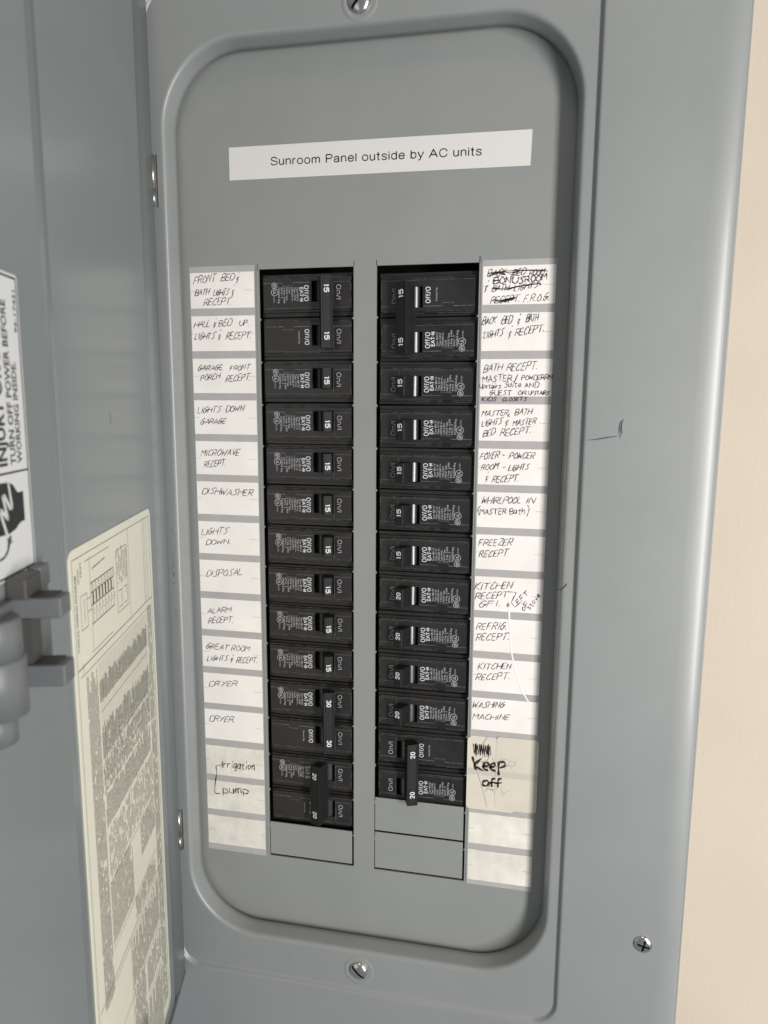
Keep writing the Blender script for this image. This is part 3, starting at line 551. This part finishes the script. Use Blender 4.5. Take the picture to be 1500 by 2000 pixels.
# ------------------------------------------------------------------ label strips beside the breakers
def strip(x0, x1, ztop, zbot, texts, side):
    t_ = empty('label_strip', ((x0+x1)/2, 0, zbot), 'paper circuit directory strip with grey bands and handwriting, %s of the breakers' % side, 'label strip')
    m = MB(); nn = 60
    def edge(z): return .25*math.sin(z*.11)+.2*math.sin(z*.37)
    vs = []; 
    for i in range(nn+1):
        z = zbot+(ztop-zbot)*i/nn; vs += [(x0+.3*edge(z), -.10, z), (x1+.3*edge(z+9), -.10, z)]
    m.add(vs, [(2*i, 2*i+1, 2*i+3, 2*i+2) for i in range(nn)], TAPE)
    o = m.build('tape_backing', t_); o.matrix_parent_inverse = Matrix.Translation([-c for c in t_.location])
    zz = LTOP if side == 'left' else RTOP
    for k in range(15):
        zt = zz-k*PITCH-random.uniform(-.1, .1); zb = zt-20.9; old = k >= 12
        m = MB(); N_ = 10; grid = []
        xa, xb = x0+.35, x1-.35
        for j in range(3):
            for i in range(N_+1):
                x = xa+(xb-xa)*i/N_; z = zb+(zt-zb)*j/2
                bulge = (.25*math.sin(i*1.3+k*.7+j*.5)**2 if old else .05*math.sin(i*.9+k)**2)
                grid.append((x, -.16-(bulge if 0 < i < N_ else 0), z))
        m.add(grid, [(j*(N_+1)+i, j*(N_+1)+i+1, (j+1)*(N_+1)+i+1, (j+1)*(N_+1)+i) for j in range(2) for i in range(N_)], PAPER_OLD if old else PAPER, smooth=True)
        words = texts.get(k+1)
        lab = ('white label cell handwritten %s' % words[0]) if words else 'blank stained white label cell'
        o = m.build('circuit_label', t_, lab); o.matrix_parent_inverse = Matrix.Translation([-c for c in t_.location])
        tk = MB(); zm = zt-10.6
        for a_, b_ in ((xa+.1, xa+4.2+random.uniform(-.5, 1)), (xb-6, xb-.1)): tk.stroke([(a_, zm), ((a_+b_)/2, zm-.1), (b_, zm-.15)], .17, INK_G, y=-.30 if not old else -.48)
        tk.build('tick_line', o, kind='stuff')
        if words:
            h_ = MB()
            for wds in words[1]:
                txt, a0, b0, a1, b1, hh = wds[:6]; kw = wds[6] if len(wds) > 6 else {}
                write(h_, txt, a0, b0, a1, b1, hh, y=-.30 if not old else -.48, **kw)
            for pts, w2, ink in (words[2] if len(words) > 2 else []): h_.stroke(smooth_pts(pts, 4) if len(pts) > 2 else pts, w2, ink, y=-.31 if not old else -.49)
            h_.build('handwriting', o)
    return t_
sl_ = strip(-44.6, -2.7, 6.2, -378.5, LTXT, 'left')
sr_ = strip(132.6, 173.2, 4.6, -378.6, RTXT, 'right')
# raised creases in the right strip
m = MB()
def crease(path, wd, hgt):
    for (x0, z0), (x1, z1) in zip(path[:-1], path[1:]):
        m.add([(x0-wd, -.2, z0), (x0, -.2-hgt, z0), (x0+wd, -.2, z0), (x1-wd, -.2, z1), (x1, -.2-hgt, z1), (x1+wd, -.2, z1)], [(0,1,4,3), (1,2,5,4)], PAPER)
crease([(153.2, -190), (153.8, -201), (155.6, -222), (159, -236), (162.5, -246), (167, -253)], .55, .13)
o = m.build('paper_crease', sr_); o.matrix_parent_inverse = Matrix.Translation([-c for c in sr_.location])
# cream sticker over two cells of the right strip
kt = empty('marker_label', (152, 0, -328), 'cream patched label marked Keep off in thick marker over the right paper strip', 'label')
def onp(o, th): o.matrix_parent_inverse = Matrix.Translation([-c for c in th.location]); return o
def sheet(x0, x1, z0, z1, r, y, m_, sl_off=0):
    q = MB(); R_ = rrect(x0, x1, z0, z1, r, y, 6); q.loops([[(x, -.1, z) for x, _, z in R_], R_], m_); q.add([p for p in R_], [list(range(len(R_)))], m_); return q
MASK2 = mat('cream_tape_lower', (.63, .59, .50), .45, spec=.3, bump=.05, bscale=60, var=.05, vscale=50)
onp(sheet(131.0, 160.5, -326.4, -278.6, 2.2, -.55, MASK).build('sticker', kt), kt)
onp(sheet(148.6, 174.2, -325.0, -277.0, 2.2, -.70, MASK2).build('sticker', kt), kt)
m = MB(); KY = -.80
m.add([(131.8, KY+.12, -303.2), (148.5, KY+.12, -303.4), (148.5, KY+.12, -299.4), (131.8, KY+.12, -299.0)], [(0,1,2,3)], mat('seen_through_band', (.54, .51, .45), .5))
m.add([(148.7, KY+.04, -303.4), (173.8, KY+.04, -303.6), (173.8, KY+.04, -299.4), (148.7, KY+.04, -299.2)], [(0,1,2,3)], bpy.data.materials['seen_through_band'])
write(m, 'RYER.', 137.5, -297.3, 161, -298.6, 6, wd=.3, ink=FAINT, y=KY+.02); write(m, 'RV.', 143, -314, 159, -315, 4.5, wd=.3, ink=FAINT, y=KY+.02)
m.stroke([(136.6, -299), (139, -306), (142.6, -318), (144, -324)], .3, FAINT, y=KY+.02); m.stroke([(143.2, -277.6), (138, -287), (136.6, -292)], .3, FAINT, y=KY+.02)
onp(m.build('faded_writing', kt), kt)
m = MB()
zz_ = []
for i in range(9): zz_ += [(134.6+i*1.28, -283.4+(.5 if i % 2 else 0)), (135.3+i*1.28, -289.4-(.8 if i % 2 else 0))]
m.stroke(zz_, 1.35, MARKER, y=KY)
kk = [[(134.4, -291.8), (135.4, -296), (136.6, -300.2)], [(139.6, -292.4), (135.8, -296.6), (138, -298.6), (141.4, -300.4)], [(140.6, -297.6), (144.2, -296.4), (143.6, -294.6), (141.8, -295.0), (141.2, -298.6), (144.2, -299.6)],
      [(145.0, -297.8), (148.2, -296.2), (147.4, -294.4), (145.8, -295.6), (145.6, -298.6), (148.8, -299.4)], [(150.4, -293.4), (150.4, -298), (150.6, -302.2)], [(150.2, -293.6), (153.6, -293.0), (154.2, -295.4), (150.6, -297.4)]]
for s_ in kk: m.stroke(smooth_pts(s_, 4), 1.3, MARKER, y=KY)
oo = [[(143.6, -306.2), (141.4, -307.4), (141.2, -309.6), (143.6, -310.0), (144.8, -308), (143.6, -306.2)], [(148.6, -304.6), (146.8, -305.4), (146.6, -310.4)], [(145, -307.8), (149, -307.0)], [(152.4, -304.2), (150.6, -305.0), (150.4, -310.2)], [(148.6, -307.6), (153.0, -306.8)]]
for s_ in oo: m.stroke(smooth_pts(s_, 4), 1.25, MARKER, y=KY)
onp(m.build('handwriting', kt), kt)

# printed strip at the top
tp = empty('printed_label', (70, 0, 54), 'white rectangular label printed Sunroom Panel outside by AC units above the breakers', 'label')
q = MB(); q.add([(-17.0, -.25, 54.4), (156.9, -.25, 53.2), (157.4, -.25, 71.6), (-17.0, -.25, 72.6)], [(0,1,2,3)], LABEL)
q.loops([[(-17.0, y, 54.4), (156.9, y, 53.2), (157.4, y, 71.6), (-17.0, y, 72.6)] for y in (-.02, -.25)], LABEL)
onp(q.build('label_sheet', tp), tp)
q = MB(); dz = (60.2-61.7)/121.5
sans(q, 'Sunroom Panel outside by AC units', (8.8, 61.6), (1, dz), (0, 1), 121.6, 4.1, INK, -.30, .60)
onp(q.build('lettering', tp), tp)

# ------------------------------------------------------------------ circuit breakers
BL = 58.2; PY = 2.0; BY = 5.0      # platform and shoulder depth
def body_mesh(poles, twop):
    b = MB(); Wz = PITCH*poles/2
    for q in range(poles):
        zt = Wz-q*PITCH; Z = lambda v: zt-v; X = lambda u: u-29.1
        # shoulder block with a well for the toggle
        WU0, WU1, WV0, WV1 = 32.0, 44.9, 4.8, 17.0
        def rg(u0, u1, v0, v1, y): return [(X(u0), y, Z(v1)), (X(u1), y, Z(v1)), (X(u1), y, Z(v0)), (X(u0), y, Z(v0))]
        b.loops([rg(.3, 57.9, .25, 25.15, 30), rg(.3, 57.9, .25, 25.15, BY+.3), rg(.6, 57.6, .5, 24.9, BY), rg(1.1, 57.1, 1.7, 22.9, BY), rg(1.2, 57.0, 1.8, 22.8, BY-1.6), rg(1.35, 56.85, 2.0, 22.6, BY-1.8),
                 rg(1.6, 56.7, 2.5, 21.5, BY-1.8), rg(1.7, 56.6, 2.6, 21.4, PY+.35), rg(2.05, 56.25, 2.95, 21.05, PY),
                 rg(WU0, WU1, WV0, WV1, PY), rg(WU0+.25, WU1-.25, WV0+.25, WV1-.25, PY+.25), rg(WU0+.25, WU1-.25, WV0+.25, WV1-.25, 16)], BLACK, cap1=True)
    return b
def worn_and_lit(poles, b=None):
    b = MB(); Wz = PITCH*poles/2
    for q in range(poles):
        zt = Wz-q*PITCH; Z = lambda v: zt-v; X = lambda u: u-29.1; y = PY-.05
        k = [(2.2, 5.6), (14.0, 5.6), (14.2, 7.5), (20.6, 7.5), (20.8, 5.7), (31.6, 5.7)]
        b.stroke([(X(u), Z(v)) for u, v in k], .26, WORN_LIT, y=y, taper=False)
        b.stroke([(X(45.4), Z(5.9)), (X(56.0), Z(5.9))], .2, WORN_LIT, y=y, taper=False); b.stroke([(X(45.4), Z(5.9)), (X(45.4), Z(19.6))], .16, WORN_LIT, y=y, taper=False)
        b.stroke([(X(3), Z(20.2)), (X(30), Z(20.3)), (X(55.4), Z(20.2))], .10, WORN_LIT, y=y, taper=False)
        # worn rims of the mouldings, with bevel highlights painted in
        for u0, v0, u1, v1, w_ in ((2.4, 2.9, 55, 2.9, .22), (56.2, 3.2, 56.2, 20.8, .42), (3, 21.1, 55.6, 21.1, .24), (2, 1.9, 40, 1.9, .14)):
            n_ = 9; 
            for i in range(n_):
                if random.random() < .22: continue
                t0, t1 = i/n_, (i+random.uniform(.7, 1.0))/n_
                yy = PY-.02 if v0 > 2.5 or u0 > 50 else BY-1.85
                b.stroke([(X(u0+(u1-u0)*t0), Z(v0+(v1-v0)*t0)), (X(u0+(u1-u0)*t1), Z(v0+(v1-v0)*t1))], w_, WORN_LIT, y=yy+.0)
    return b
SPEC = ['Type BR1%s', 'Type C1%s', '120/240 V~', 'CuAl AWG', 'HACR Type', '1 Pole  J-493', 'ETS19 - T', 'LR43556 Eng.']
def prints(poles, amp, full_row=0):
    b = MB(); Wz = PITCH*poles/2; R_ = (0, 0, -1); U_ = (1, 0, 0)
    for q in range(poles):
        zt = Wz-q*PITCH; Z = lambda v: zt-v; X = lambda u: u-29.1
        P = lambda txt, u, v, ln, cap, m_=PRINT, bo=0.: text(b, txt, (X(u), PY, Z(v)), R_, U_, ln, cap, m_, bo)
        sans(b, 'On/|', (X(47.5), Z(7.5)), (0, -1), (1, 0), 8.4, 2.5, PRINT, PY-.04, .36); sans(b, 'Off/O', (X(27.7), Z(7.4)), (0, -1), (1, 0), 9.0, 2.5, PRINT_B, PY-.04, .42)
        if q == full_row:
            sp = list(SPEC)
            if poles == 2: sp[0] = 'Type BR2%s'; sp[1] = 'Type C2%s'; sp[5] = '2 Pole  J-493'; sp[3] = 'CuAl'
            sans(b, 'EAT*N', (X(24.9), Z(8.5)), (0, -1), (1, 0), 8.0, 1.95, PRINT_B, PY-.04, .42)
            for i, sx_ in enumerate(sp):
                s2 = sx_ % amp if '%' in sx_ else sx_
                P(s2, 22.9-i*1.66, 8.3, {0: 8.0, 1: 7.6, 2: 8.2, 3: 6.6 if poles == 1 else 3.4, 4: 7.4, 5: 9.0, 6: 6.2, 7: 9.2}[i], 1.12, PRINT, .014)
            for v, r_ in ((7.0, 1.65), (10.9, 2.05)):
                for rr_, w_ in ((r_, .34),):
                    pts = [(X(9.0)+rr_*math.cos(j*math.pi/9), Z(v)+rr_*math.sin(j*math.pi/9)) for j in range(19)]
                    b.stroke(pts, w_, PRINT, y=PY-.04, taper=False)
            P('SP', 8.1, 5.9, 2.2, 1.7, PRINT, .03); P('UL', 8.1, 9.6, 2.6, 1.8, PRINT, .03); P('LISTED', 8.2, 13.4, 3.6, .8)
        else:
            P('Common Trip', 23.6, 8.3, 7.6, 1.05, PRINT, .014)
    return b
def toggle_mesh(poles, theta, amp):
    t_ = MB(); nb = MB(); nbs = []; hub = MB(); Wz = PITCH*poles/2; th = math.radians(theta)
    cx, cy = 38.4-29.1, 8.2; ax = Vector((math.sin(th), -math.cos(th), 0)); sx_ = Vector((math.cos(th), math.sin(th), 0))
    z1 = Wz-5.1; z0 = Wz-16.8 if poles == 1 else Wz-PITCH-18.2
    if poles == 2: z1 = Wz-4.4
    Lp = 14.6
    def pt(l_, w_, z): q = Vector((cx, cy, 0))+ax*l_+sx_*w_; return (q.x, q.y, z)
    sec = [(2, -3.6), (8, -3.3), (Lp-1.2, -2.95), (Lp-.35, -2.8), (Lp, -2.3), (Lp, 2.3), (Lp-.35, 2.8), (Lp-1.2, 2.95), (8, 3.3), (2, 3.6)]
    t_.loops([[pt(l_, w_*.96, z0) for l_, w_ in sec], [pt(l_, w_, z0+.5) for l_, w_ in sec], [pt(l_, w_, z1-.5) for l_, w_ in sec], [pt(l_, w_*.96, z1) for l_, w_ in sec]], TOGGLE, cap0=True, cap1=True)
    if poles == 2:
        # side rails of the common-trip tie bar
        for s_ in (-1, 1):
            t_.loops([[pt(l_, s_*w_, z) for l_, w_ in ((Lp-4.5, 2.7), (Lp-4.2, 3.55), (Lp+.15, 3.5), (Lp+.35, 3.1), (Lp+.3, 2.5), (Lp-.4, 2.4))] for z in (z0-.6, z1+.4)], TOGGLE, cap0=True, cap1=True)
        for zc in (Wz-3.9, Wz-PITCH-18.4): t_.box(cx-3.1, cx+3.1, -.5, .5, -.5, .5, TOGGLE, T=lambda p, zc=zc: Vector(pt(Lp-.3-p.y, p.x-cx, zc+p.z)))
    # glossy hub behind the lever
    for q in range(poles):
        zt = Wz-q*PITCH; R_ = 6.1
        arc = [(cx+R_*math.sin(a_), cy-R_*math.cos(a_)) for a_ in [math.radians(x) for x in range(-80, 81, 8)]]
        hub.loops([[(x, y, zt-5.2) for x, y in arc], [(x, y, zt-16.7) for x, y in arc]], HUB, smooth=True, closed=False)
    # rating figures on the end of the lever
    for q in range(poles):
        v = 10.3 if poles == 1 else (8.4 if q == 0 else 9.9)
        zc = Wz-q*PITCH-v; o = Vector(pt(Lp, -1.25, zc)); nb = MB() if q else nb; nbs.append(nb)
        sans(nb, amp, (0, 0), (1, 0), (0, 1), 4.3, 2.5, PRINT_B, 0, .60, T=lambda p, o=o: o+Vector((0, 0, -1))*p.x+sx_*p.z+ax*.16)
        zlo = (Wz-q*PITCH-16.6, Wz-q*PITCH-(5.4 if poles == 1 else 4.9))
        t_.loops([[pt(Lp+.02, w_, z) for w_, z in ((-2.1, zlo[0]+.2), (2.1, zlo[0]+.2), (2.1, zlo[1]-.2), (-2.1, zlo[1]-.2))], [pt(Lp+.10, w_, z) for w_, z in ((-1.95, zlo[0]+.4), (1.95, zlo[0]+.4), (1.95, zlo[1]-.4), (-1.95, zlo[1]-.4))]], TOGGLE, cap1=True)
    return t_, nbs, hub
PROTO = {}
def proto(kind):
    poles, theta, amp = kind
    r = bpy.data.objects.new('circuit_breaker', None)
    full = 0
    bo = body_mesh(poles, poles == 2).build('body'); fixn(bo)
    wo_ = worn_and_lit(poles).build('worn_lit_edge', kind='stuff'); pr_ = prints(poles, amp, full).build('printed_lettering')
    t_, nbs, hub = toggle_mesh(poles, theta, amp)
    to = t_.build('toggle'); fixn(to); no = [q_.build('rating_number') for q_ in nbs]; hb = hub.build('toggle_hub')
    return {'body': bo, 'worn_lit_edge': wo_, 'printed_lettering': pr_, 'toggle': to, 'toggle_hub': hb, **{'rating_number%d' % i: o_ for i, o_ in enumerate(no)}}
def place(side, row, poles, theta, amp, label):
    key = (poles, theta, amp); first = key not in PROTO
    if first: PROTO[key] = proto(key)
    dzv = 1.4 if side == 'L' else .5
    zc = -(row-1)*PITCH-PITCH*poles/2+dzv+random.uniform(-.15, .15); xc = LX0+29.1 if side == 'L' else RX1_-29.2
    r = empty('circuit_breaker', (xc+random.uniform(-.15, .15), random.uniform(-.1, .15), zc), label, 'circuit breaker', 'black breakers in two columns', rot=(0, (0 if side == 'L' else math.pi)+math.radians(random.uniform(-.35, .35)), math.radians(random.uniform(-.4, .4))))
    new = {}
    for k in ('body', 'toggle', 'worn_lit_edge', 'printed_lettering', 'toggle_hub', 'rating_number0', 'rating_number1'):
        if k not in PROTO[key]: continue
        c = PROTO[key][k] if first else PROTO[key][k].copy()
        if not first: SC.collection.objects.link(c)
        new[k] = c
        c.parent = {'worn_lit_edge': new.get('body'), 'printed_lettering': new.get('body'), 'rating_number0': new.get('toggle'), 'rating_number1': new.get('toggle'), 'toggle_hub': new.get('toggle')}.get(k) or r
LN = {3: 'GARAGE FRONT PORCH RECEPT', 4: 'LIGHTS DOWN GARAGE', 5: 'MICROWAVE RECEPT', 6: 'DISHWASHER', 7: 'LIGHTS DOWN', 8: 'DISPOSAL', 9: 'ALARM RECEPT', 10: 'GREAT ROOM LIGHTS & RECEPT'}
RN = {3: 'BATH RECEPT MASTER', 4: 'MASTER BATH LIGHTS', 5: 'FOYER POWDER ROOM LIGHTS', 6: 'WHIRLPOOL IN MASTER Bath', 7: 'FREEZER RECEPT', 8: 'KITCHEN RECEPT GFI', 9: 'REFRIG. RECEPT', 10: 'KITCHEN RECEPT below REFRIG.', 11: 'WASHING MACHINE'}
place('L', 1, 2, 20, '15', 'double-pole 15 amp breaker at the top of the left column')
for r_ in range(3, 11): place('L', r_, 1, 20, '15', 'single-pole 15 amp breaker beside the %s cell' % LN[r_])
place('L', 11, 2, 20, '30', 'double-pole 30 amp breaker switched on, beside the two DRYER cells')
place('L', 13, 2, -20, '20', 'double-pole 20 amp breaker switched off, beside Irrigation pump')
place('R', 1, 2, 20, '15', 'double-pole 15 amp breaker at the top of the right column')
for r_ in range(3, 12): place('R', r_, 1, 20, '15' if r_ < 8 else '20', 'single-pole %s amp breaker beside the %s cell' % ('15' if r_ < 8 else '20', RN[r_]))
place('R', 12, 2, -20, '20', 'double-pole 20 amp breaker switched off, beside the Keep off label')
